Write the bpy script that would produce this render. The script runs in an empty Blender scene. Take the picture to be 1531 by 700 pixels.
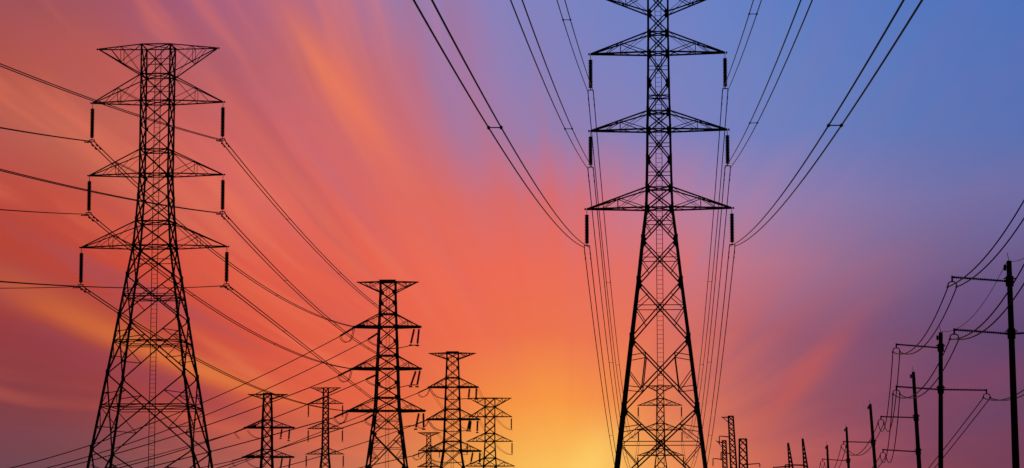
import bpy, math, random
from mathutils import Vector
random.seed(7)
C = bpy.context.scene.collection
R = math.radians

# ------------------------------------------------------------------ camera
F = 4000.0; CX, CY = 765.5, 350.0; PITCH = math.atan(510.0 / F)
CAM = Vector((0.0, 0.0, 1.6))
cam = bpy.data.cameras.new('camera'); cam_o = bpy.data.objects.new('camera', cam); C.objects.link(cam_o)
cam.sensor_width = 36.0; cam.lens = 36.0 * F / 1531.0
cam.clip_start = 0.5; cam.clip_end = 20000
cam_o.location = CAM; cam_o.rotation_euler = (R(90) + PITCH, 0, 0)
bpy.context.scene.camera = cam_o
sc = bpy.context.scene
sc.view_settings.view_transform = 'Standard'; sc.view_settings.look = 'None'
sc.view_settings.gamma = 1.0; sc.view_settings.exposure = 0.0
sc.view_settings.use_curve_mapping = False
sc.cycles.max_bounces = 4

def ray(px, py):
    u = (px - CX) / F; v = (CY - py) / F
    return Vector((u, math.cos(PITCH) - v * math.sin(PITCH), math.sin(PITCH) + v * math.cos(PITCH)))
def P(px, py, Y):
    """point of the sight line through a photo pixel at the distance Y"""
    d = ray(px, py); return CAM + d * (Y / d.y)
def proj(p):
    q = p - CAM
    dep = q.y * math.cos(PITCH) + q.z * math.sin(PITCH)
    up = -q.y * math.sin(PITCH) + q.z * math.cos(PITCH)
    return CX + F * q.x / dep, CY - F * up / dep
def azel(px, py):
    d = ray(px, py).normalized(); return math.atan2(d.x, d.y), math.asin(d.z)

# ------------------------------------------------------------------ sky
SUN_AZ, SUN_EL = azel(845, 790)
def lin(c): return tuple(((v / 255) / 12.92 if v / 255 <= .04045 else ((v / 255 + .055) / 1.055) ** 2.4) for v in c)
XS = [0, 100, 200, 300, 400, 500, 600, 700, 800, 900, 1000, 1100, 1200, 1300, 1400, 1530]
SKY = [
 (0,  [(152,80,88),(160,83,92),(161,86,108),(162,92,128),(178,102,125),(172,108,140),(158,122,165),(138,128,185),(128,130,190),(115,130,195),(109,130,198),(101,128,196),(94,125,194),(88,121,191),(82,117,189),(76,113,187)]),
 (100,[(176,84,76),(184,90,80),(187,90,86),(178,96,106),(184,98,110),(205,108,100),(190,110,130),(152,124,174),(136,128,184),(125,129,190),(118,130,194),(110,129,193),(102,126,190),(95,122,188),(87,118,186),(80,113,183)]),
 (200,[(185,90,78),(190,98,84),(198,98,84),(205,100,95),(205,100,108),(214,106,96),(208,105,110),(178,118,148),(152,124,172),(140,127,180),(128,129,188),(118,128,190),(108,126,190),(100,121,185),(94,117,180),(87,112,178)]),
 (300,[(184,72,62),(190,76,64),(205,88,76),(215,98,84),(222,106,94),(220,100,94),(226,104,86),(218,108,104),(216,106,108),(206,115,130),(184,126,158),(162,128,170),(145,123,171),(131,118,169),(117,113,167),(110,108,164)]),
 (400,[(178,66,52),(188,70,56),(204,76,60),(217,82,66),(226,94,74),(230,98,76),(234,102,80),(235,104,84),(236,108,86),(230,110,96),(214,115,116),(192,117,136),(165,112,142),(140,104,141),(121,97,140),(106,89,136)]),
 (500,[(150,60,62),(156,62,62),(178,70,62),(206,80,62),(218,85,65),(228,94,70),(234,102,74),(235,106,76),(237,116,76),(235,117,82),(222,112,94),(184,99,108),(152,89,113),(134,82,112),(112,76,113),(91,69,112)]),
 (600,[(132,62,69),(136,62,67),(155,66,67),(190,80,66),(214,90,65),(224,95,67),(230,106,70),(239,128,68),(250,160,66),(245,142,72),(228,122,88),(195,101,94),(156,85,100),(132,75,100),(122,70,98),(108,67,98)]),
 (700,[(110,68,80),(118,72,80),(130,78,82),(158,86,82),(176,95,84),(192,106,84),(212,124,84),(238,152,74),(253,196,92),(251,196,90),(236,138,86),(214,110,85),(184,90,90),(158,79,90),(126,66,86),(114,62,85)]),
 (860,[(90,62,76),(96,66,78),(110,72,80),(135,80,80),(160,92,80),(180,105,80),(215,140,85),(250,195,100),(255,225,140),(252,215,125),(240,160,90),(214,115,80),(180,90,82),(150,76,84),(118,62,80),(100,56,80)]),
]
world = bpy.data.worlds.new('World'); sc.world = world; world.use_nodes = True
nt = world.node_tree; nt.nodes.clear(); N = nt.nodes; L = nt.links
def wire_in(sock, v):
    if isinstance(v, bpy.types.NodeSocket): L.new(v, sock)
    elif isinstance(v, (tuple, list)): sock.default_value = tuple(v) + ((1,) if len(v) == 3 and len(sock.default_value) == 4 else ())
    else: sock.default_value = v
def M(op, a, b=0.0, c=0.0, clamp=False):
    n = N.new('ShaderNodeMath'); n.operation = op; n.use_clamp = clamp
    wire_in(n.inputs[0], a); wire_in(n.inputs[1], b); wire_in(n.inputs[2], c); return n.outputs[0]
def MIX(f, a, b, mode='MIX'):
    n = N.new('ShaderNodeMix'); n.data_type = 'RGBA'; n.blend_type = mode
    wire_in(n.inputs[0], f); wire_in(n.inputs[6], a); wire_in(n.inputs[7], b); return n.outputs[2]
def MR(v, a, b, c=0.0, d=1.0, typ='SMOOTHSTEP'):
    n = N.new('ShaderNodeMapRange'); n.interpolation_type = typ; n.clamp = True
    wire_in(n.inputs[0], v); n.inputs[1].default_value = a; n.inputs[2].default_value = b
    n.inputs[3].default_value = c; n.inputs[4].default_value = d; return n.outputs[0]
tc = N.new('ShaderNodeTexCoord'); sep = N.new('ShaderNodeSeparateXYZ'); L.new(tc.outputs['Generated'], sep.inputs[0])
AZ = M('ARCTAN2', sep.outputs[0], sep.outputs[1]); EL = M('ARCSINE', sep.outputs[2])
S = 1000.0                                        # work in milliradians
A_ = M('MULTIPLY', AZ, S); E_ = M('MULTIPLY', EL, S)
def mr(px, py): a, e = azel(px, py); return a * S, e * S
def noise2(x, y, scale, detail=2.0, rough=.5):
    cb = N.new('ShaderNodeCombineXYZ'); wire_in(cb.inputs[0], x); wire_in(cb.inputs[1], y)
    n = N.new('ShaderNodeTexNoise'); L.new(cb.outputs[0], n.inputs['Vector'])
    n.inputs['Scale'].default_value = scale; n.inputs['Detail'].default_value = detail; n.inputs['Roughness'].default_value = rough
    return n.outputs['Fac']
# wind-drawn cloud fibres fan out from the point of the horizon where the sun goes down
sx, sy = mr(850, 735)
dx = M('SUBTRACT', A_, sx); dy = M('SUBTRACT', E_, sy)
ANG = M('ARCTAN2', dy, dx); RAD = M('SQRT', M('ADD', M('MULTIPLY', dx, dx), M('MULTIPLY', dy, dy)))
bend = M('MULTIPLY', M('SUBTRACT', noise2(A_, E_, .012, 2), .5), .12)
ANGB = M('ADD', ANG, bend)
st1 = noise2(M('MULTIPLY', ANGB, 12.0), M('MULTIPLY', RAD, .007), 1.0, 2.5, .5)
st2 = noise2(M('MULTIPLY', ANGB, 26.0), M('MULTIPLY', RAD, .010), 1.0, 2.0, .5)
w1 = M('SUBTRACT', st1, .5); w2 = M('SUBTRACT', st2, .5)
fiber = M('MULTIPLY', M('ADD', w1, M('MULTIPLY', w2, .30)), MR(RAD, 15, 110, .12, 1))
# the lookup wanders along the fibres so that the colour fields break into strands
A2 = M('ADD', A_, M('MULTIPLY', fiber, 30.0)); E2 = M('ADD', E_, M('MULTIPLY', fiber, 14.0))
rows = []
amin, amax = mr(-20, 350)[0], mr(1551, 350)[0]
t = MR(A2, amin, amax, typ='LINEAR')
for y, cols in SKY:
    cr = N.new('ShaderNodeValToRGB'); cr.color_ramp.interpolation = 'B_SPLINE'; L.new(t, cr.inputs[0])
    els = cr.color_ramp.elements
    while len(els) < len(XS): els.new(.5)
    for e, i in zip(els, range(len(XS))): e.position = i / (len(XS) - 1.0)
    for i, x in enumerate(XS):
        els[i].position = (mr(x, 350)[0] - amin) / (amax - amin); els[i].color = lin(cols[i]) + (1,)
    rows.append((mr(765, y)[1], cr.outputs[0]))
col = rows[0][1]
for k in range(1, len(rows)):
    hi, lo = rows[k - 1][0], rows[k][0]; m = (hi - lo) * .0
    col = MIX(MR(E2, hi, lo, 0, 1, 'LINEAR'), col, rows[k][1])
# strands: warm lit ones and cool shaded ones, dying out towards the clear blue part
left = MR(A_, mr(430, 0)[0], mr(800, 0)[0], 1, .05)
left = M('MULTIPLY', left, MR(E_, mr(765, 640)[1], mr(765, 460)[1], .25, 1))
warm = M('MULTIPLY', M('MULTIPLY', MR(fiber, -.01, .21), left), .50)
cool = M('MULTIPLY', M('MULTIPLY', MR(fiber, .0, -.21), left), .34)
col = MIX(warm, col, lin((236, 118, 88)))
col = MIX(cool, col, lin((165, 84, 98)))
def streak(p, q, w, rgb, s, curl=.0, ln=.62):
    global col
    (x0, y0), (x1, y1) = mr(*p), mr(*q); cx, cy = (x0 + x1) / 2, (y0 + y1) / 2
    l = math.hypot(x1 - x0, y1 - y0); c, s_ = (x1 - x0) / l, (y1 - y0) / l
    ux = M('SUBTRACT', A_, cx); uy = M('SUBTRACT', E_, cy)
    u = M('ADD', M('MULTIPLY', ux, c), M('MULTIPLY', uy, s_))
    v = M('SUBTRACT', M('MULTIPLY', uy, c), M('MULTIPLY', ux, s_))
    v = M('ADD', v, M('MULTIPLY', M('MULTIPLY', u, u), curl))
    v = M('ADD', v, M('MULTIPLY', fiber, w / 4.0 * 1.1))
    g = M('ADD', M('POWER', M('ABSOLUTE', M('DIVIDE', u, l * ln)), 2.0), M('POWER', M('ABSOLUTE', M('DIVIDE', v, w / 4.0)), 2.0))
    g = M('EXPONENT', M('MULTIPLY', g, -1.0))
    g = M('MULTIPLY', g, M('MULTIPLY', M('ADD', M('MULTIPLY', st2, .7), .65), s))
    n = M('MINIMUM', g, 1.0)
    col = MIX(n, col, lin(rgb))
streak((440, 30), (585, 250), 30, (236, 122, 92), .55)
streak((455, 60), (560, 200), 12, (240, 130, 88), .5)
streak((380, 60), (600, 330), 22, (196, 104, 118), .35)
streak((700, -20), (735, 140), 18, (158, 122, 170), .5)
streak((640, 60), (700, 240), 26, (140, 122, 176), .35)
streak((150, 330), (600, 560), 26, (228, 104, 70), .30)
streak((0, 425), (250, 535), 26, (205, 100, 55), .75)
streak((180, 505), (400, 590), 15, (226, 122, 60), .75)
streak((300, 505), (420, 585), 9, (228, 116, 72), .55)
streak((-20, 480), (230, 575), 26, (146, 58, 68), .5)
streak((170, 545), (350, 615), 14, (158, 66, 78), .75)
streak((40, 570), (200, 600), 26, (150, 64, 66), .3)
streak((860, 740), (905, 655), 30, (255, 214, 112), .5)
streak((1150, 615), (1255, 505), 20, (208, 92, 78), .52)
streak((1230, 640), (1330, 560), 16, (150, 78, 96), .3)
streak((1190, 530), (1330, 430), 20, (162, 90, 110), .2)
streak((1280, 500), (1540, 395), 34, (94, 74, 122), .22)
streak((1400, 590), (1540, 545), 22, (134, 68, 98), .45)
streak((1380, 660), (1540, 600), 22, (98, 68, 104), .3)
streak((60, 60), (320, 190), 30, (188, 86, 86), .35)
streak((0, 170), (300, 330), 40, (186, 104, 84), .30)
streak((120, 0), (400, 140), 22, (152, 92, 130), .12)
streak((340, 150), (560, 430), 13, (228, 114, 92), .40)
streak((430, 180), (570, 350), 16, (190, 104, 124), .38)
streak((520, 140), (690, 420), 15, (218, 104, 100), .40)
streak((250, 170), (520, 420), 14, (205, 96, 100), .30)
streak((600, 330), (760, 560), 22, (244, 116, 84), .30)
# beyond the fan of cloud the ordinary dusk sky
sky = N.new('ShaderNodeTexSky'); sky.sky_type = 'NISHITA'; sky.sun_disc = False
sky.sun_elevation = max(SUN_EL, R(.6)); sky.sun_rotation = SUN_AZ; sky.altitude = 50; sky.dust_density = 2.0
nis = N.new('ShaderNodeVectorMath'); nis.operation = 'SCALE'; L.new(sky.outputs[0], nis.inputs[0]); nis.inputs[3].default_value = .035
dusk = MIX(MR(E_, 120, 900), nis.outputs[0], nis.outputs[0])
outside = M('MAXIMUM', MR(M('ABSOLUTE', A_), 260, 900), MR(E_, 225, 620))
col = MIX(outside, col, dusk)
bg = N.new('ShaderNodeBackground'); L.new(col, bg.inputs[0]); bg.inputs[1].default_value = 1.0
wo = N.new('ShaderNodeOutputWorld'); L.new(bg.outputs[0], wo.inputs[0])
world.cycles.sampling_method = 'MANUAL'; world.cycles.sample_map_resolution = 512

sun = bpy.data.lights.new('sun', 'SUN'); sun.energy = .3; sun.angle = R(.5); sun.color = (1, .62, .38)
sun_o = bpy.data.objects.new('sun', sun); C.objects.link(sun_o)
sdir = Vector((math.sin(SUN_AZ) * math.cos(SUN_EL), math.cos(SUN_AZ) * math.cos(SUN_EL), math.sin(SUN_EL)))
sun_o.rotation_euler = sdir.to_track_quat('Z', 'Y').to_euler()

# ------------------------------------------------------------------ materials
def mat(name, base, rough, metal=0.0, var=.35, scale=6.0):
    m = bpy.data.materials.new(name); m.use_nodes = True; n = m.node_tree
    b = n.nodes['Principled BSDF']; b.inputs['Roughness'].default_value = rough; b.inputs['Metallic'].default_value = metal; b.inputs['Specular IOR Level'].default_value = .12
    tx = n.nodes.new('ShaderNodeTexNoise'); tx.inputs['Scale'].default_value = scale; tx.inputs['Detail'].default_value = 4
    tcn = n.nodes.new('ShaderNodeTexCoord'); n.links.new(tcn.outputs['Object'], tx.inputs['Vector'])
    cr = n.nodes.new('ShaderNodeValToRGB'); n.links.new(tx.outputs['Fac'], cr.inputs[0])
    cr.color_ramp.elements[0].position = .3; cr.color_ramp.elements[1].position = .7
    cr.color_ramp.elements[0].color = tuple(c * (1 - var) for c in base) + (1,)
    cr.color_ramp.elements[1].color = tuple(c * (1 + var) for c in base) + (1,)
    n.links.new(cr.outputs[0], b.inputs['Base Color']); return m
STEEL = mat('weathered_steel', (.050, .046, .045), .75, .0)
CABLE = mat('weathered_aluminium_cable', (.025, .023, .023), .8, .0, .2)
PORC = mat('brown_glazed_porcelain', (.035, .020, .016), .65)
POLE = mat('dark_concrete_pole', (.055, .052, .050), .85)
GROUND = mat('dry_grassland', (.05, .055, .025), .95, 0, .5, .12)

# ------------------------------------------------------------------ mesh helpers
class MB:
    def __init__(s): s.v = []; s.f = []
    def frame(s, a, b):
        d = (b - a).normalized(); up = Vector((0, 0, 1)) if abs(d.z) < .9 else Vector((0, 1, 0))
        x = d.cross(up).normalized(); return x, d.cross(x).normalized()
    def prism(s, a, b, prof_a, prof_b=None):
        if (b - a).length < 1e-4: return
        prof_b = prof_b or prof_a; x, y = s.frame(a, b); n = len(prof_a); o = len(s.v)
        for c, pr in ((a, prof_a), (b, prof_b)):
            for (i, j) in pr: s.v.append(c + x * i + y * j)
        for i in range(n): s.f.append((o + i, o + (i + 1) % n, o + n + (i + 1) % n, o + n + i))
        s.f.append(tuple(o + n - 1 - i for i in range(n))); s.f.append(tuple(o + n + i for i in range(n)))
    def bar(s, a, b, w, w2=None):                 # square hollow look
        h = w / 2; k = (w2 or w) / 2
        s.prism(a, b, [(-h, -h), (h, -h), (h, h), (-h, h)], [(-k, -k), (k, -k), (k, k), (-k, k)])
    def angle(s, a, b, w, flip=1):                # rolled steel angle section
        t = max(w * .16, .012); h = w / 2
        pr = [(-h, -h), (h, -h), (h, -h + t), (-h + t, -h + t), (-h + t, h), (-h, h)]
        if flip < 0: pr = [(-i, -j) for i, j in pr]
        s.prism(a, b, pr)
    def rod(s, a, b, r, r2=None, n=8):
        r2 = r if r2 is None else r2
        ca = [(math.cos(2 * math.pi * i / n), math.sin(2 * math.pi * i / n)) for i in range(n)]
        s.prism(a, b, [(r * x, r * y) for x, y in ca], [(r2 * x, r2 * y) for x, y in ca])
    def plate(s, c, w, h, nrm, t=.03):
        nrm = nrm.normalized(); a = c - nrm * t / 2; b = c + nrm * t / 2; w /= 2; h /= 2; q = .35
        s.prism(a, b, [(-w, -h * q), (-w * q, -h), (w * q, -h), (w, -h * q), (w, h * q), (w * q, h), (-w * q, h), (-w, h * q)])
    def lathe(s, a, b, prof, n=12):               # prof: (t 0..1, radius)
        x, y = s.frame(a, b); o = len(s.v)
        for t, r in prof:
            c = a.lerp(b, t)
            for i in range(n):
                th = 2 * math.pi * i / n; s.v.append(c + x * (r * math.cos(th)) + y * (r * math.sin(th)))
        m = len(prof)
        for k in range(m - 1):
            for i in range(n):
                j = (i + 1) % n; s.f.append((o + k * n + i, o + k * n + j, o + (k + 1) * n + j, o + (k + 1) * n + i))
        s.f.append(tuple(o + n - 1 - i for i in range(n))); s.f.append(tuple(o + (m - 1) * n + i for i in range(n)))
    def tube(s, pts, r, n=6):
        o = len(s.v); m = len(pts)
        for k, p in enumerate(pts):
            a = pts[max(k - 1, 0)]; b = pts[min(k + 1, m - 1)]; x, y = s.frame(a, b)
            for i in range(n):
                th = 2 * math.pi * i / n; s.v.append(p + x * (r * math.cos(th)) + y * (r * math.sin(th)))
        for k in range(m - 1):
            for i in range(n):
                j = (i + 1) % n; s.f.append((o + k * n + i, o + k * n + j, o + (k + 1) * n + j, o + (k + 1) * n + i))
        s.f.append(tuple(o + n - 1 - i for i in range(n))); s.f.append(tuple(o + (m - 1) * n + i for i in range(n)))
    def build(s, name, m, parent=None, smooth=False):
        me = bpy.data.meshes.new(name); me.from_pydata([tuple(v) for v in s.v], [], s.f); me.materials.append(m); me.update()
        if smooth:
            for p in me.polygons: p.use_smooth = True
        o = bpy.data.objects.new(name, me); C.objects.link(o)
        if parent: o.parent = parent
        return o
def thing(name, loc, label, cat, group=None, rz=0):
    o = bpy.data.objects.new(name, None); C.objects.link(o); o.location = loc; o.rotation_euler = (0, 0, rz)
    o.empty_display_size = .5; o['label'] = label; o['category'] = cat
    if group: o['group'] = group
    return o
V = Vector

# ------------------------------------------------------------------ insulators
def insulator_mesh(a, b, r, discs):
    mb = MB(); prof = [(0, .025), (.05, .025)]
    for i in range(discs):
        t0 = .06 + .88 * i / discs; d = .88 / discs
        prof += [(t0, r * .66), (t0 + d * .28, r), (t0 + d * .62, r), (t0 + d * .80, r * .66)]
    prof += [(.95, .03), (1, .03)]
    mb.lathe(a, b, prof, 10); return mb
def suspension_string(parent, tip, length, discs=14, r=.125, sep=.42, yoke_dir=V((1, 0, 0)), single=True):
    top = tip + V((0, 0, -.02)); link = top + V((0, 0, -.28)); bot = top + V((0, 0, -length))
    s = insulator_mesh(link, bot, r, discs).build('insulator_string', PORC, parent)
    h = MB(); h.rod(top, link, .022, n=6); h.build('hanger_link', STEEL, s)
    y = MB(); e = yoke_dir * (sep / 2); d = V((0, 0, -.14))
    y.bar(bot - e * .9, bot + e * .9, .07)
    for q in (-1, 1):
        c = bot + e * q; y.bar(c + V((0, 0, .03)), c + d, .05)
        y.rod(c + d + V((0, -.22, 0)), c + d + V((0, .22, 0)), .05, n=6)
    y.build('yoke_clamp', STEEL, s)
    return bot + d

# ------------------------------------------------------------------ lattice pylon
def pylon(name, label, group, ax_px, ax_py, Y, yaw, levels, arms, peak, leg_w, dia_w, arm_w,
          ladder=True, panel='auto', ins=None, sub=0, styles=None, xgus=True, chord=1.15, base_hw=None, angle=False, gus=.0, roots=None, disc_r=.125, top_cap=False):
    """levels: (photo y, half width in photo px); arms: (y arm, y upper root, left px, right px)"""
    mpp = Y / F; base = P(ax_px, ax_py, Y); base.z = 0
    T = thing(name, base, label, 'pylon', group, yaw)
    zof = lambda py: P(ax_px, py, Y).z
    lv = [(zof(y), h * mpp) for y, h in levels]
    if base_hw is None:
        (z1, h1), (z2, h2) = lv[-2], lv[-1]; base_hw = h2 + (h1 - h2) / (z1 - z2) * (0 - z2)
    lv.append((0.0, base_hw * (mpp if base_hw > 20 else 1)))
    def hw(z):
        for (za, ha), (zb, hb) in zip(lv, lv[1:]):
            if za >= z >= zb: return ha + (hb - ha) * (za - z) / (za - zb)
        return lv[0][1] if z > lv[0][0] else lv[-1][1]
    corner = lambda z, i: V((hw(z) * (1, -1, -1, 1)[i], hw(z) * (1, 1, -1, -1)[i], z))
    zs = [z for z, _ in lv]
    memb = (lambda mb, a, b, w: mb.angle(a, b, w)) if angle else (lambda mb, a, b, w: mb.bar(a, b, w))
    ztop = zs[0]
    for i in range(4):                             # legs
        mb = MB()
        for za, zb in zip(zs, zs[1:]):
            f = (za + zb) / 2 / ztop; w = leg_w * (1.0 - .5 * f)
            (mb.angle(corner(za, i), corner(zb, i) - V((0, 0, .02)), w, 1 if i % 2 else -1) if angle
             else mb.bar(corner(za, i), corner(zb, i), w))
            if gus:                                # splice plates
                c = corner(zb, i); mb.bar(c + V((0, 0, .35)), c - V((0, 0, .35)), w * 1.12)
        mb.build('leg', STEEL, T)
    armz = [zof(a[0]) for a in arms] + [zof(a[1]) for a in arms]
    for f in range(4):                             # bracing of the four faces
        mb = MB(); i, j = f, (f + 1) % 4; nrm = (corner(0, i) + corner(0, j)); nrm.z = 0
        for k, (za, zb) in enumerate(zip(zs, zs[1:])):
            n = 1
            if panel == 'auto': n = max(1, round((za - zb) / (2 * hw((za + zb) / 2) * 1.05)))
            for q in range(n):
                z0 = za + (zb - za) * q / n; z1 = za + (zb - za) * (q + 1) / n
                a0, a1, b0, b1 = corner(z0, i), corner(z0, j), corner(z1, i), corner(z1, j)
                w = dia_w * (1 + .35 * (1 - z0 / ztop))
                memb(mb, a0, b1, w); memb(mb, a1, b0, w)
                # crossing point
                wa, wb = (a1 - a0).length, (b1 - b0).length; tc_ = wa / (wa + wb)
                cr = a0.lerp(b1, tc_); la = a0.lerp(b0, tc_); lb = a1.lerp(b1, tc_)
                hgt = z0 - z1
                if sub and hgt > 2.2:
                    ws = w * .6
                    st = (styles or {}).get(k, 'K' if hgt < 3.9 else 'F')
                    for (leg0, legm, legb, top, bot) in ((a0, la, b0, a0, b0), (a1, lb, b1, a1, b1)):
                        um = top.lerp(cr, .5); lm = bot.lerp(cr, .5)
                        l1 = leg0.lerp(legm, .6); l2 = legm.lerp(legb, .45)
                        if st in 'KFT': memb(mb, legm, cr, ws)
                        if st in 'KFT' and hgt > 2.5: memb(mb, legm, um, ws)
                        if hgt > 2.5: memb(mb, legm, lm, ws)
                        if st in 'FTV': memb(mb, l1, um, ws)
                        if st in 'FV': memb(mb, l2, lm, ws)
                        if st == 'V': memb(mb, um, lm, w * .9)
                if gus and xgus:
                    mb.plate(cr, .20, .20, nrm, .02)
            if gus:
                for c, d in ((corner(zb, i), corner(zb, j)), (corner(zb, j), corner(zb, i))):
                    if zb > .5: mb.plate(c + (d - c).normalized() * gus * .5, gus * 1.1, gus * 1.3, nrm, .02)
        mb.build('face_bracing', STEEL, T)
    for z in sorted(set([ztop] + armz)):
        plan = MB()
        for i in range(4): memb(plan, corner(z, i), corner(z, (i + 1) % 4), dia_w * 1.1)
        memb(plan, corner(z, 0), corner(z, 2), dia_w * .8); memb(plan, corner(z, 1), corner(z, 3), dia_w * .8)
        plan.build('ring_frame', STEEL, T)
    for hz in (roots or []):                        # extra rings at photo heights
        z = zof(hz); plan = MB()
        for i in range(4): memb(plan, corner(z, i), corner(z, (i + 1) % 4), dia_w * .9)
        mids = [(corner(z, i) + corner(z, (i + 1) % 4)) / 2 for i in range(4)]
        for i in range(4): memb(plan, mids[i], mids[(i + 1) % 4], dia_w * .6)
        plan.build('ring_frame', STEEL, T)
    if top_cap:
        mb = MB(); mb.bar(corner(ztop, 0) + V((.1, 0, .1)), corner(ztop, 1) + V((-.1, 0, .1)), .3)
        mb.bar(corner(ztop, 2) + V((-.1, 0, .1)), corner(ztop, 3) + V((.1, 0, .1)), .3); mb.build('top_beam', STEEL, T)
    if ladder:
        mb = MB(); yl = -.05
        for sx_ in (-.24, .24): mb.bar(V((sx_, yl, .3)), V((sx_, yl, ztop - .2)), .05)
        z = .6
        while z < ztop - .4: mb.rod(V((-.24, yl, z)), V((.24, yl, z)), .016, n=5); z += .36
        mb.build('ladder', STEEL, T)
    def cross_arm(side, zt, zroot_flat, zroot_slant, Lm, peakarm=False):
        mb = MB(); h1, h2 = hw(zroot_flat), hw(zroot_slant); tip = V((side * Lm, 0, zt))
        tw = .12
        tp = {1: tip + V((0, tw, 0)), -1: tip - V((0, tw, 0))}
        pf, ps = {}, {}
        for s in (1, -1):
            rf = V((side * h1, s * h1, zroot_flat)); rs = V((side * h2, s * h2, zroot_slant))
            mb.bar(rf, tp[s], arm_w * (1.0 if peakarm else chord)); mb.bar(rs, tp[s], arm_w)
            t1 = .48
            a, b = rf.lerp(tp[s], t1), rs.lerp(tp[s], t1); pf[s], ps[s] = a, b
            mb.bar(a, b, arm_w * .5); mb.bar(b, rf, arm_w * .55); mb.bar(a, rs.lerp(b, .02), arm_w * .35)
            t2 = .74
            a2, b2 = rf.lerp(tp[s], t2), rs.lerp(tp[s], t2)
            mb.bar(a2, b, arm_w * .5)
            if Lm > 4.5: mb.bar(rf.lerp(tp[s], .26), rs.lerp(tp[s], .26), arm_w * .4) if sub == 2 else None
        # lacing in the plane of the flat chords
        ts = [0, .24, .48, .72, .9]
        for q, (u, w_) in enumerate(zip(ts, ts[1:])):
            s = 1 if q % 2 else -1
            A1 = V((side * h1, s * h1, zroot_flat)).lerp(tp[s], u); B1 = V((side * h1, -s * h1, zroot_flat)).lerp(tp[-s], w_)
            mb.bar(A1, B1, arm_w * .36)
        mb.bar(pf[1], pf[-1], arm_w * .5); mb.bar(ps[1], ps[-1], arm_w * .5)
        mb.bar(tp[1] + V((side * .12, .03, 0)), tp[-1] + V((side * .12, -.03, 0)), arm_w * 1.2)
        mb.build('cross_arm', STEEL, T); return tip
    if peak:
        yt, yj, Ll, Lr = peak
        for side, l in ((-1, Ll), (1, Lr)): cross_arm(side, zof(yt) , ztop, zof(yj), l * mpp, True)
    bots = {}
    for k, (ya, yr, Ll, Lr) in enumerate(arms):
        for side, l in ((-1, Ll), (1, Lr)):
            tip = cross_arm(side, zof(ya), zof(ya), zof(yr), l * mpp)
            if ins:
                b = suspension_string(T, tip, ins * mpp, r=disc_r, discs=max(6, int(ins * mpp / .15)))
            else: b = tip
            w = T.matrix_world if False else None
            c, s = math.cos(yaw), math.sin(yaw)
            bots[(k, side)] = base + V((b.x * c - b.y * s, b.x * s + b.y * c, b.z))
    T['_'] = 0; del T['_']
    return T, bots

# ------------------------------------------------------------------ cables
def cable_thing(label, group, pts, sep, r, spacers=(), dampers=(), closed=True, nm='power_cable', cat='power cable', sepdir=None):
    T = thing(nm, pts[0], label, cat, group)
    o = pts[0]
    d = pts[-1] - pts[0]; d.z = 0; side = sepdir or V((d.y, -d.x, 0)).normalized()
    if abs(side.x) > .05 and side.x < 0: side = -side
    lens = [0.0]
    for a, b in zip(pts, pts[1:]): lens.append(lens[-1] + (b - a).length)
    def at(s):
        for k in range(1, len(pts)):
            if lens[k] >= s: return pts[k - 1].lerp(pts[k], (s - lens[k - 1]) / (lens[k] - lens[k - 1]))
        return pts[-1]
    offs = (-.5, .5) if sep else (0,)
    for q in offs:
        mb = MB(); mb.tube([p - o + side * (q * sep) for p in pts], r, 6); c = mb.build('conductor', CABLE, T, True)
    if sep:
        for s in spacers:
            if s > lens[-1]: continue
            p = at(s) - o; mb = MB(); mb.bar(p - side * (sep / 2), p + side * (sep / 2), .035)
            for q in (-.5, .5): mb.rod(p + side * (q * sep) - V((0, .10, 0)), p + side * (q * sep) + V((0, .10, 0)), .055, n=8)
            mb.build('spacer', STEEL, T)
    for s in dampers:
        for q in offs:
            p = at(s) - o + side * (q * sep); dv = (at(s + .5) - at(s)).normalized(); mb = MB()
            mb.bar(p, p - V((0, 0, .09)), .03); a = p - V((0, 0, .10))
            mb.rod(a - dv * .22, a + dv * .22, .014, n=5)
            mb.rod(a - dv * .26, a - dv * .10, .05, n=6); mb.rod(a + dv * .10, a + dv * .26, .05, n=6)
            mb.build('vibration_damper', STEEL, T)
    return T
def span(A, B, mid=None, sag=None, n=56):
    """parabolic span; the sag is found so that the wire passes the photo pixel mid"""
    def pt(t, s): p = A.lerp(B, t); p.z -= 4 * s * t * (1 - t); return p
    if sag is None:
        def err(s):
            best = None
            for k in range(401):
                x, y = proj(pt(k / 400, s)); d = abs(x - mid[0])
                if best is None or d < best[0]: best = (d, y)
            return best[1] - mid[1]
        lo, hi = -2.0, 60.0
        for _ in range(32):
            m = (lo + hi) / 2
            if err(m) < 0: lo = m
            else: hi = m
        sag = (lo + hi) / 2
    return [pt(k / n, sag) for k in range(n + 1)]
def near_span(A, phi, exit_px, total=300.0, b=.000193, n=90):
    """from a tower towards and past the camera; direction phi, drop fitted to the pixel where it leaves the photo"""
    ex = ray(*exit_px); ex = ex / ex.y; sn, cs = math.sin(phi), math.cos(phi)
    s = (A.x - CAM.x - ex.x * (A.y - CAM.y)) / (sn - ex.x * cs)
    Yq = A.y - s * cs; z = CAM.z + ex.z * (Yq - CAM.y)
    a = (A.z - z + b * s * s) / s
    print('near', exit_px, 's %.1f Y %.1f z %.1f a %.3f' % (s, Yq, z, a))
    return [V((A.x - q * sn, A.y - q * cs, A.z - a * q + b * q * q)) for q in [total * k / n for k in range(n + 1)]]

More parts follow.
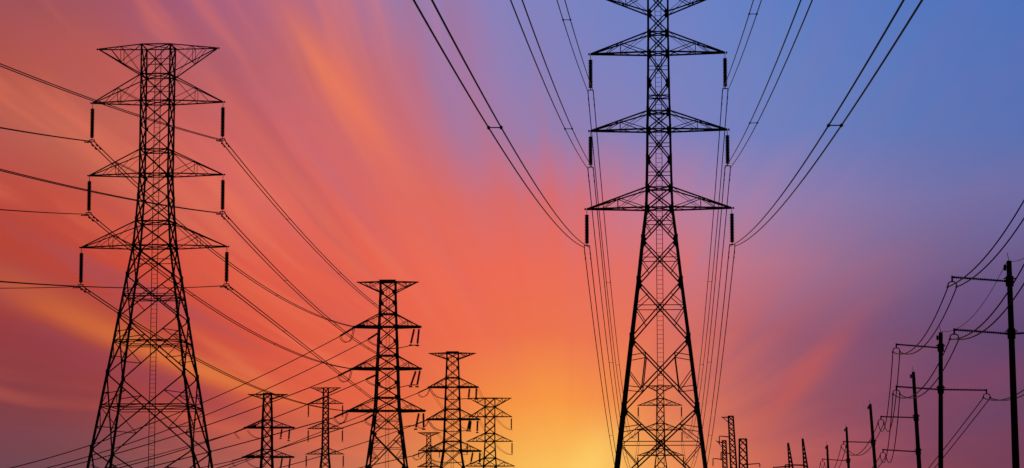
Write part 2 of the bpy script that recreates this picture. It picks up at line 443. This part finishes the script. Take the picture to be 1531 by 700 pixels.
# ------------------------------------------------------------------ ground
gm = MB(); G = 6000; ng = 24
for i in range(ng + 1):
    for j in range(ng + 1): gm.v.append(V((-G + 2 * G * i / ng, -1500 + 9000 * j / ng, 0)))
for i in range(ng):
    for j in range(ng): gm.f.append((i * (ng + 1) + j, (i + 1) * (ng + 1) + j, (i + 1) * (ng + 1) + j + 1, i * (ng + 1) + j + 1))
g = gm.build('ground', GROUND); g['kind'] = 'structure'

# ------------------------------------------------------------------ pylons
SUSP, TENS = 'suspension pylons of the transmission lines', 'strain pylons where the line turns'
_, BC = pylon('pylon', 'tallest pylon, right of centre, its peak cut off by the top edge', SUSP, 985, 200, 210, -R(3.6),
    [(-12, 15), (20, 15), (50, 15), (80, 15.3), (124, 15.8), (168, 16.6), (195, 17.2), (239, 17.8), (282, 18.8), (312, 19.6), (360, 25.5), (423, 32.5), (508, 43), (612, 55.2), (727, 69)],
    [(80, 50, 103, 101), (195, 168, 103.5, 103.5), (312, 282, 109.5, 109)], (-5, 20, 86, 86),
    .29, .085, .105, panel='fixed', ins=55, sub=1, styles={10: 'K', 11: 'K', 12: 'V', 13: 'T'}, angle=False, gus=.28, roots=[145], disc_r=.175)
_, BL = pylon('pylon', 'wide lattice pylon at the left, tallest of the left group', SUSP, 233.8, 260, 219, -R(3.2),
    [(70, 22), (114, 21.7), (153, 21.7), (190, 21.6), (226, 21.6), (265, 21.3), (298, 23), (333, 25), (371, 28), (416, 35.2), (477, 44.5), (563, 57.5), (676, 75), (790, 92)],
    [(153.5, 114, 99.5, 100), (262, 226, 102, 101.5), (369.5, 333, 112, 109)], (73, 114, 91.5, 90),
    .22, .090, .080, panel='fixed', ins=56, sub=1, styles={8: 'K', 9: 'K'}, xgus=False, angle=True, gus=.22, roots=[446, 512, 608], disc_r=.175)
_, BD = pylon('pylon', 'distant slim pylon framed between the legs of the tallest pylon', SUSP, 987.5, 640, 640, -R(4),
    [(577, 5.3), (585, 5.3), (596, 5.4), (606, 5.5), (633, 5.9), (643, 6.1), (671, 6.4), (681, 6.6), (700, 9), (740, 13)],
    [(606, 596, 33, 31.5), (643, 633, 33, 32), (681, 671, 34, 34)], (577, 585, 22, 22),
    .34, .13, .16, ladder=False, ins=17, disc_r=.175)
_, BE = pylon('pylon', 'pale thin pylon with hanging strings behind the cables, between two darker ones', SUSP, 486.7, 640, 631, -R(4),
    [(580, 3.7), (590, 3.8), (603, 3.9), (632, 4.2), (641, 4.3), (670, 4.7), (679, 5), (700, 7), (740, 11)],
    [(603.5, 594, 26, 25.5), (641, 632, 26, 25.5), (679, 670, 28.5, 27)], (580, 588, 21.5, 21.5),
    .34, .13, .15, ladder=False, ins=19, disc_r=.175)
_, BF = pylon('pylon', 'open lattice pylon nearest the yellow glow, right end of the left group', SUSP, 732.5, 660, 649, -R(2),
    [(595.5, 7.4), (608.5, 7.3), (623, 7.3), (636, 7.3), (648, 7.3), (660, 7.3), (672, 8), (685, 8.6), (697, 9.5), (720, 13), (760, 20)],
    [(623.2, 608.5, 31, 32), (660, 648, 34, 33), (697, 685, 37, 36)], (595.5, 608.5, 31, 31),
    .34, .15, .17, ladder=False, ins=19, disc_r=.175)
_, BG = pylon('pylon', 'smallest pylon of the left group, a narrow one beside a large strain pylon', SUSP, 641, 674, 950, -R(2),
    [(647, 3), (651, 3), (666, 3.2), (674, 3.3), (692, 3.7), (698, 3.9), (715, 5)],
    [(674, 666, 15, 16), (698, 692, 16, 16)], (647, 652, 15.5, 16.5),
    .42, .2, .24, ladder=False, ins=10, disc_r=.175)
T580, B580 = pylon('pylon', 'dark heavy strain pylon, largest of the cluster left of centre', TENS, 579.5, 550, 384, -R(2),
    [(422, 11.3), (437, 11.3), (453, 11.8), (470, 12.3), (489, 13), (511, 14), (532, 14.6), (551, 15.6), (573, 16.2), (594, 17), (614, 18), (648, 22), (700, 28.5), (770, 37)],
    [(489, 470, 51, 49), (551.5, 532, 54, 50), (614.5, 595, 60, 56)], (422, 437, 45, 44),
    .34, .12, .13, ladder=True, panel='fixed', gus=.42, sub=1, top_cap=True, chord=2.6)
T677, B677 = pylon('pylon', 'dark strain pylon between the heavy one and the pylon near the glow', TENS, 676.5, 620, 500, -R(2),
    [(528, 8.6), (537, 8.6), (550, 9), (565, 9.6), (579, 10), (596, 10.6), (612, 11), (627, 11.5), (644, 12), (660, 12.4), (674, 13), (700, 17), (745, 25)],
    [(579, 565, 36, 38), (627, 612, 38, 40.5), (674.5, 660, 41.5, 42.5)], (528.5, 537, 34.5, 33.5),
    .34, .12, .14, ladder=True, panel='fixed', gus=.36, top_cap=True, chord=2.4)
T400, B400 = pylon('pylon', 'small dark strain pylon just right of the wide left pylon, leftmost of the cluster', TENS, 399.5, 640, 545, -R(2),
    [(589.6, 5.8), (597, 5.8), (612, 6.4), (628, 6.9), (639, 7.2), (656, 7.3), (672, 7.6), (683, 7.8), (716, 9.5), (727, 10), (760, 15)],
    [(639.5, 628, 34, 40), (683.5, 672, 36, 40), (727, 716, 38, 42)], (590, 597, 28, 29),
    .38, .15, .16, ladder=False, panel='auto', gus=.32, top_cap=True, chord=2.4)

# ---- strain pylon fittings: dead-end strings, jumper loops and the strings that steady them
def local(T, p): return T.matrix_basis.inverted() @ p
def bez(pts, n=18):
    """smooth curve through the points"""
    out = []; q = [pts[0] * 2 - pts[1]] + list(pts) + [pts[-1] * 2 - pts[-2]]
    for i in range(1, len(q) - 2):
        for k in range(n):
            t = k / n; a, b, c, d = q[i - 1:i + 3]
            out.append(.5 * ((2 * b) + (c - a) * t + (2 * a - 5 * b + 4 * c - d) * t * t + (3 * b - a - 3 * c + d) * t ** 3))
    out.append(pts[-1]); return out
def strain(T, Y, a, b, Yb=None, r=.17):
    """dead-end insulator string between two sight points"""
    A = local(T, P(a[0], a[1], Y)); B = local(T, P(b[0], b[1], Yb or Y))
    o = insulator_mesh(A, B, r, max(8, int((B - A).length / .2))).build('strain_insulator', PORC, T)
    m = MB(); d = (B - A).normalized(); m.bar(B - d * .15, B + d * .35, .10); m.build('end_clamp', STEEL, o); return P(b[0], b[1], Yb or Y)
def jumper(T, Y, pts, r=.045):
    q = [local(T, P(x, y, Y)) for x, y in pts]; mb = MB(); mb.tube(bez(q, 10), r, 6); mb.build('jumper_loop', CABLE, T)
    mb = MB(); mb.tube([p + V((.18, .35, .10)) for p in bez(q, 10)], r, 6); mb.build('jumper_loop', CABLE, T)
def post_string(T, Y, a, b, r=.17):
    A = local(T, P(a[0], a[1], Y)); B = local(T, P(b[0], b[1], Y))
    o = insulator_mesh(A, B, r, 12).build('jumper_insulator', PORC, T)
    m = MB(); m.rod(B + V((-.25, 0, -.12)), B + V((.25, 0, -.12)), .11, n=8); m.build('end_clamp', STEEL, o)
bpy.context.view_layer.update()
# large strain pylon
for a, b, l in (((530, 489.5), (507, 503.5), (512, 511)), ((526, 552), (504, 563), (509, 571)), ((520, 615), (498, 625), (503, 634))):
    strain(T580, 382, a, b); 
    jumper(T580, 382, [b, (b[0] + 4, b[1] + 6), (b[0] + 10, b[1] + 8.5), (b[0] + 17, b[1] + 4), (a[0] - 1.5, a[1] + 1)])
for a, b in (((567, 497), (549, 508.5)), ((564, 560), (546, 568)), ((561, 618), (544, 629))):
    strain(T580, 388, a, b)
    jumper(T580, 388, [b, (b[0] + 5, b[1] + 5), (b[0] + 16, b[1] + 9.5), (b[0] + 32, b[1] + 13), (b[0] + 48, b[1] + 12), (b[0] + 65, b[1] + 8.5), (b[0] + 75, b[1] + 8)])
for s in (((619.5, 491), (614, 515)), ((626.5, 491), (624, 515.5)), ((622, 554), (614, 577)), ((628, 553), (623.5, 577)),
          ((626.5, 617), (621.5, 640.5)), ((633, 617), (633.5, 640.5))): post_string(T580, 384, *s)
for a, b, c in (((546, 486), (531, 488.5), 0), ((541, 549), (528, 551), 0), ((536, 612), (522, 614), 0)): strain(T580, 381, a, b, 379, .16)
# middle strain pylon
for a, b in (((642, 579.5), (624, 588)), ((640, 627.5), (622, 634.5)), ((636, 675), (616, 682))):
    strain(T677, 498, a, b, r=.14)
    jumper(T677, 498, [b, (b[0] + 3, b[1] + 4.5), (b[0] + 8, b[1] + 6), (b[0] + 14, b[1] + 2), (a[0], a[1] + 1)])
for a in ((642, 580), (640, 628), (636, 675)):
    jumper(T677, 503, [a, (a[0] + 5, a[1] + 9), (a[0] + 14, a[1] + 15), (a[0] + 30, a[1] + 17.5), (a[0] + 46, a[1] + 17), (a[0] + 58, a[1] + 16)])
for s in (((702, 580.5), (700.5, 595.5)), ((712.3, 580), (711.8, 596)), ((702, 628.5), (699, 643.5)), ((704, 628.5), (702.5, 643.5)), ((714, 628.5), (713.5, 646)),
          ((707, 676), (704, 691.5)), ((717.5, 676), (717, 692.5))): post_string(T677, 500, *s, r=.20)
# small strain pylon
for a, b in (((367, 640), (350, 647)), ((365, 684), (345, 690))):
    strain(T400, 543, a, b, r=.16)
    jumper(T400, 543, [b, (b[0] + 3, b[1] + 5), (b[0] + 7, b[1] + 9)])
    jumper(T400, 543, [(a[0] + 2, a[1] + 4), (a[0] + 8, a[1] + 11), (a[0] + 16, a[1] + 15), (a[0] + 24, a[1] + 15.5), (a[0] + 32, a[1] + 14)])
for a in ((383, 637.5), (380, 681.5)): strain(T400, 541, a, (a[0] - 13, a[1] + 2), 538, .24)
for s in (((421.5, 641), (419.5, 655)), ((433, 641), (431.5, 658)), ((422, 684.5), (419.5, 700)), ((434, 684.5), (432, 702))): post_string(T400, 545, *s, r=.20)

# ------------------------------------------------------------------ cables of the pylon lines
NM = {0: 'top', 1: 'middle', 2: 'lowest'}; SD = {-1: 'left', 1: 'right'}
PHI = R(3.1)
exC = {(0, -1): (838.5, 0), (1, -1): (772, 0), (2, -1): (632, 0), (0, 1): (1132.5, 0), (1, 1): (1206, 0), (2, 1): (1365, 0)}
spC = {(0, -1): (847, 30), (0, 1): (1127, 21), (1, -1): (846, 193), (1, 1): (1130, 184), (2, -1): (736, 191.5), (2, 1): (1255, 188.5)}
def arc_at(pts, px=None, py=None):
    s = 0.0; best = (1e9, 0)
    for a, b in zip(pts, pts[1:]):
        for k in range(12):
            p = a.lerp(b, k / 12)
            if p.y < 20: continue
            x, y = proj(p); e = abs(x - px) + abs(y - py)
            if e < best[0]: best = (e, s + (b - a).length * k / 12)
        s += (b - a).length
    return best[1]
for k, A in BC.items():
    pts = near_span(A, PHI, exC[k])
    s0 = arc_at(pts, *spC[k])
    cable_thing('twin cables rising to the top edge from the %s %s string of the tallest pylon' % (NM[k[0]], SD[k[1]]),
        'twin cables hung on the tallest pylon', pts, .43, .030, spacers=[s0, s0 + 60, s0 + 120], sepdir=V((1, -.054, 0)).normalized())
midC = {(0, -1): 12.5, (1, -1): 12.5, (2, -1): 12.5, (0, 1): 12.5, (1, 1): 12.5, (2, 1): 12.5}
sagC = 14.0
for k, A in BC.items():
    B = BD[k]
    pts = span(A, B, sag=sagC, n=80)
    cable_thing('twin cables descending from the tallest pylon, %s %s string, to the distant framed one' % (NM[k[0]], SD[k[1]]),
        'twin cables hung on the tallest pylon', pts, .43, .036, spacers=[12 + 58 * i + 14 * k[0] for i in range(1, 7)], dampers=(1.6, 3.2), sepdir=V((1, -.054, 0)).normalized())
exL = {(0, -1): (0, 191), (1, -1): (0, 313.5), (2, -1): (0, 431), (0, 1): (0, 97), (1, 1): (0, 254), (2, 1): (0, 421)}
for k, A in BL.items():
    pts = near_span(A, PHI, exL[k])
    cable_thing('twin cables from the wide left pylon, %s %s string, to the left edge' % (NM[k[0]], SD[k[1]]),
        'twin cables hung on the wide left pylon', pts, .30, .030, spacers=[95, 150, 205], dampers=(1.0, 1.9), sepdir=V((1, -.054, 0)).normalized())
tgt = {(0, -1): ((529, 488.6), (434, 452.5)), (1, -1): ((526, 551.5), (368, 492)), (2, -1): ((520, 614.5), (368, 573)),
       (0, 1): ((580, 470), (491, 392)), (1, 1): ((571, 532.5), (450, 441)), (2, 1): ((557, 596.5), (435, 502))}
for k, A in BL.items():
    e, m = tgt[k]; pts = span(A, P(e[0], e[1], 381), m, n=70)
    cable_thing('twin cables dipping from the wide left pylon, %s %s string, to the dark heavy pylon' % (NM[k[0]], SD[k[1]]),
        'twin cables hung on the wide left pylon', pts, .38, .042, spacers=[45, 95, 140], dampers=(1.0, 2.2))
# spans leaving the strain pylons towards the left edge of the view
def outgoing(label, a, Ya, b, Yb, m, ext=.25, sep=.44, r=.050):
    A, B = P(a[0], a[1], Ya), P(b[0], b[1], Yb)
    pts = span(A, B, m, n=60)
    d = pts[-1] - pts[-2]; e = [pts[-1] + d * q + V((0, 0, .012 * q * q)) for q in range(1, int(60 * ext) + 1)]
    cable_thing(label, 'twin cables leading left from the strain pylons', pts + e, sep, r, spacers=[40, 95, 150], sepdir=V((.3, .5, .25)))
outgoing('twin cables sloping left from the dark heavy pylon, highest of the sloping ones', (507, 503.5), 382, (-10, 706), 440, (306, 601))
outgoing('twin cables sloping left from behind the dark heavy pylon, second highest', (549, 508.5), 388, (20, 712), 445, (310, 620))
outgoing('twin cables sloping left from the middle left arm of the dark heavy pylon', (504, 563), 382, (40, 712), 440, (312, 635))
outgoing('twin cables sloping left from behind the middle of the dark heavy pylon', (546, 568), 388, (110, 716), 445, (350, 647))
outgoing('twin cables sloping left from the lowest left arm of the dark heavy pylon', (498, 625), 382, (200, 704), 430, (350, 666))
outgoing('twin cables sloping left from behind the lowest arms of the dark heavy pylon', (544, 629), 388, (230, 728), 440, (408, 674))
outgoing('twin cables from the top left arm of the middle strain pylon, behind the heavy one', (624, 588), 498, (300, 716), 560, (497, 639))
outgoing('twin cables from the middle left arm of the middle strain pylon, behind the heavy one', (622, 634.5), 498, (380, 709), 560, (500, 676))
outgoing('twin cables from the lowest left arm of the middle strain pylon, behind the heavy one', (616, 682), 498, (440, 722), 560, (545, 698))
outgoing('twin cables sloping left from the top left arm of the small strain pylon', (350, 647), 543, (60, 722), 590, (250, 676))
outgoing('twin cables sloping left from the lower left arm of the small strain pylon', (345, 690), 543, (150, 735), 590, (280, 704))
for k, a in (((0, -1), (642, 580)), ((1, -1), (640, 628)), ((2, -1), (636, 675)), ((0, 1), (714, 580)), ((1, 1), (716.5, 628)), ((2, 1), (718.5, 676))):
    pts = span(P(a[0], a[1], 502), BF[k], sag=1.6, n=30)
    cable_thing('faint twin cables from the middle strain pylon, %s %s arm, toward the yellow glow' % (NM[k[0]], SD[k[1]]),
        'faint twin cables between the last two pylons of the left group', pts, .40, .032)

# ------------------------------------------------------------------ lattice masts
def mast(label, top, hw_top, bot, hw_bot, Y, arms=(), group='small lattice masts right of the tallest pylon', xw=.1, lw=.16, nm='lattice_mast'):
    t = P(top[0], top[1], Y); b = P(bot[0], bot[1], Y); mpp = Y / F
    k = (t.z) / (t.z - b.z); base = t + (b - t) * k; hb = (hw_top + (hw_bot - hw_top) * k) * mpp; ht = hw_top * mpp
    T = thing(nm, base, label, 'mast', group)
    H = t.z; top_l = t - base
    def cn(z, i):
        h = ht + (hb - ht) * (1 - z / H); c = top_l * (z / H)
        return V((c.x + h * (1, -1, -1, 1)[i], h * (1, 1, -1, -1)[i], z))
    for i in range(4):
        m = MB(); m.bar(cn(H, i), cn(0, i), lw); m.build('leg', STEEL, T)
    for i in range(4):
        m = MB(); z = H; j = (i + 1) % 4
        while z > .5:
            h = 2 * (ht + (hb - ht) * (1 - z / H)); z1 = max(0, z - max(h * 1.05, .5))
            m.bar(cn(z, i), cn(z1, j), xw); m.bar(cn(z, j), cn(z1, i), xw); z = z1
        m.bar(cn(H, i), cn(H, j), lw); m.build('face_bracing', STEEL, T)
    for (x0, y0), (x1, y1), st in arms:
        a = P(x0, y0, Y) - base; c = P(x1, y1, Y) - base; m = MB()
        m.bar(a, c, .18, .12)
        if st == 'brace': m.bar(a + V((0, 0, -.8)), a.lerp(c, .8), .10)
        m.build('cross_arm', STEEL, T)
        if st in ('hang', 'hook'):
            s = insulator_mesh(c, c + V((0, 0, -1.3 if st == 'hang' else -.6)), .09, 8).build('insulator_string', PORC, T)
    return T
mast('tallest of the slim lattice masts, square-topped with an arm reaching left', (1092.5, 622.5), 3.6, (1097, 700), 4.4, 400,
     [((1089, 624), (1078.5, 624), 'brace'), ((1091, 653.5), (1075.5, 652), 'hang'), ((1092, 678.5), (1078, 676), 'hang')])
mast('shortest slim lattice mast, between the tallest pylon and the square-topped mast', (1082.7, 659), 2.7, (1084, 700), 3.2, 430,
     [((1080, 662), (1070.5, 659.5), 'brace'), ((1080, 687), (1066, 685.5), 'hang')])
mast('wide flat-topped lattice mast with a thick arm reaching right, rightmost of three', (1110.6, 656.6), 5.2, (1111.5, 700), 5.9, 400,
     [((1110, 695), (1136, 693), 'hook')])
mast('thin pointed lattice mast, left one of the two', (1178.3, 663), .7, (1182.5, 697), 2.6, 330, [((1181, 697.5), (1156, 699), 'hook')], 'pointed lattice masts', xw=.07, lw=.13)
mast('thin pointed lattice mast, right one of the two, a little taller', (1200, 656.5), .7, (1204.5, 697), 2.6, 320, [((1203.5, 695.7), (1174, 695), 'hook')], 'pointed lattice masts', xw=.07, lw=.13)

# ------------------------------------------------------------------ utility poles
def pole(label, top, bot, Y, r_top, r_bot, arms, bracket=True):
    """arms: (root px, tip px, ribbed) with a hanging twin-conductor yoke at the tip"""
    t = P(top[0], top[1], Y); b = P(bot[0], bot[1], Y); mpp = Y / F
    k = t.z / (t.z - b.z); base = t + (b - t) * k
    T = thing('utility_pole', base, label, 'utility pole', 'row of utility poles receding at the right')
    m = MB(); tl = t - base; rb = r_top + (r_bot - r_top) * k
    m.lathe(V((0, 0, 0)), tl, [(0, rb * mpp), (.998, r_top * mpp), (1, r_top * mpp * .8)], 16); m.build('shaft', POLE, T, True)
    at = lambda z: tl * (z / t.z)
    m = MB(); q = at(t.z - .25) - V((r_top * mpp + .06, 0, 0)); m.bar(q + V((0, 0, -.12)), q + V((0, 0, .1)), .09); m.bar(q, at(t.z - .25), .05); 
    m.rod(at(t.z), at(t.z) + V((-.06, 0, .30)), .012, n=5); m.build('top_bracket', STEEL, T)
    yokes = []
    for root, tip in arms:
        a = P(root[0], root[1], Y) - base; c = P(tip[0], tip[1], Y) - base
        L_ = (c - a).length; prof = [(0, .05), (.04, .05)]; n = 26
        for i in range(n):
            t0 = .06 + .88 * i / n; d = .88 / n
            prof += [(t0, .026), (t0 + d * .35, .055), (t0 + d * .5, .055), (t0 + d * .65, .026)]
        prof += [(.96, .045), (1, .045)]
        mb = MB(); pts = 12
        # the arm bows very slightly upward: two pieces
        mb.lathe(a, c, prof, 10); arm = mb.build('insulator_arm', PORC, T)
        cl = MB(); z = a.z; cc = at(z); R_ = (r_top + .5) * mpp + .01
        cl.rod(cc - V((0, 0, .19)), cc + V((0, 0, .19)), R_ + .03, n=14); cl.bar(cc, a, .13)
        cl.bar(cc - V((R_ + .10, 0, -.10)), cc + V((R_ + .10, 0, .10)), .05); cl.build('arm_clamp', STEEL, T)
        sgn = 1 if c.x > a.x else -1
        h = MB(); d0 = c + V((0, 0, .05)); d1 = c + V((0, 0, -.17)); h.bar(d0, d1, .06)
        hs = .165; pr = [d1 + V((-hs, 0, -.17)), d1 + V((-hs * .8, 0, -.04)), d1 + V((0, 0, .0)), d1 + V((hs * .8, 0, -.04)), d1 + V((hs, 0, -.17))]
        h.tube(bez(pr, 5), .024, 6)
        for q in (-1, 1): h.rod(d1 + V((q * hs, -.09, -.19)), d1 + V((q * hs, .09, -.19)), .045, n=7)
        h.build('yoke_clamp', STEEL, T)
        yokes.append(base + d1 + V((0, 0, -.20)))
    return T, yokes, t
DP = [100, 127, 154, 187, 222, 258]
p1, y1, t1 = pole('nearest and tallest utility pole, at the right edge', (1508.5, 390), (1519, 700), DP[0], 4.0, 5.6,
    [((1505, 420.5), (1423.5, 414.5)), ((1507, 499), (1426.5, 493)), ((1515, 499), (1596, 494.5))])
p2, y2, t2 = pole('second utility pole from the right edge, with two left arms and one right arm', (1406.5, 497), (1406.5, 700), DP[1], 3.1, 3.8,
    [((1403.5, 520), (1340, 515)), ((1403.5, 582.5), (1340, 578)), ((1409, 582.5), (1475, 583.5))])
p3, y3, t3 = pole('third utility pole from the right edge, two arms reaching left', (1365.5, 556), (1374.5, 700), DP[2], 2.5, 3.4,
    [((1368.5, 624.5), (1317, 623)), ((1371, 675.5), (1320, 672.5))])
p4, y4, t4 = pole('fourth utility pole from the right edge, leaning slightly, one arm in view', (1301, 604), (1308.7, 700), DP[3], 2.1, 2.6,
    [((1303.5, 661.5), (1261, 660.5))])
p5, y5, t5 = pole('fifth utility pole from the right edge, its arm just above the bottom edge', (1265.5, 638.5), (1268.8, 700), DP[4], 1.7, 2.1,
    [((1266.5, 689), (1229.5, 686.5))])
p6, y6, t6 = pole('farthest and shortest utility pole of the row at the right', (1236.6, 665.5), (1238.3, 700), DP[5], 1.5, 1.8,
    [((1237.6, 707), (1208, 705))])
GP = 'cables of the utility pole row'
def pole_span(label, A, B, mid, r=.024, sep=.33, n=50):
    pts = span(A, B, mid, n=n); return cable_thing(label, GP, pts, sep, r, sepdir=V((1, 0, 0)))
o1 = V((0, 0, 0))
pole_span('twin cables on the upper arms of the nearest two utility poles', y1[0], y2[0], (1368, 524))
pole_span('twin cables on the lower left arms of the nearest two utility poles', y1[1], y2[1], (1365, 594))
pole_span('twin cables from the upper arm of the second utility pole to the third', y2[0], y3[0], (1329, 632))
pole_span('twin cables from the lower left arm of the second utility pole to the third', y2[1], y3[1], (1330, 682))
pole_span('twin cables from the upper arm of the third utility pole to the fourth', y3[0], y4[0], (1280, 681))
pole_span('twin cables from the lower arm of the third utility pole, dropping to the bottom edge', y3[1], P(1263, 712, DP[3]), (1296, 712))
pole_span('twin cables from the fourth utility pole to the fifth', y4[0], y5[0], (1240, 709))
pole_span('twin cables from the fifth utility pole to the farthest one', y5[0], y6[0], (1214, 722))
pole_span('twin cables from the right arm of the second utility pole to the bottom edge', y2[2], P(1383, 712, DP[2]), (1432, 651))
def leaving(label, A, b, Yb, m):
    B = P(b[0], b[1], Yb); pts = span(A, B, m, n=50); d = pts[-1] - pts[-2]; pts += [pts[-1] + d * q + V((0, 0, .004 * q * q)) for q in range(1, 16)]
    cable_thing(label, GP, pts, .33, .024, sepdir=V((1, 0, 0)))
leaving('twin cables curving up rightward from the upper arm of the nearest utility pole', y1[0], (1545, 290), 78, (1480, 385))
leaving('twin cables curving up rightward from the lower arm of the nearest utility pole', y1[1], (1545, 385), 78, (1470, 490))
leaving('twin cables swinging right past the nearest pole from the right arm of the second', y2[2], (1545, 577), 104, (1503, 598))
pts = span(t1 + V((-.12, 0, -.1)), t2 + V((0, 0, .05)), (1440, 486), n=40); cable_thing('single thin overhead wire between the tops of the nearest two utility poles', GP, pts, 0, .012)
pts = span(t1 + V((.05, 0, -.02)), P(1545, 376, 84), sag=.1, n=20); cable_thing('single thin overhead wire from the nearest pole top to the right edge', GP, pts, 0, .012)
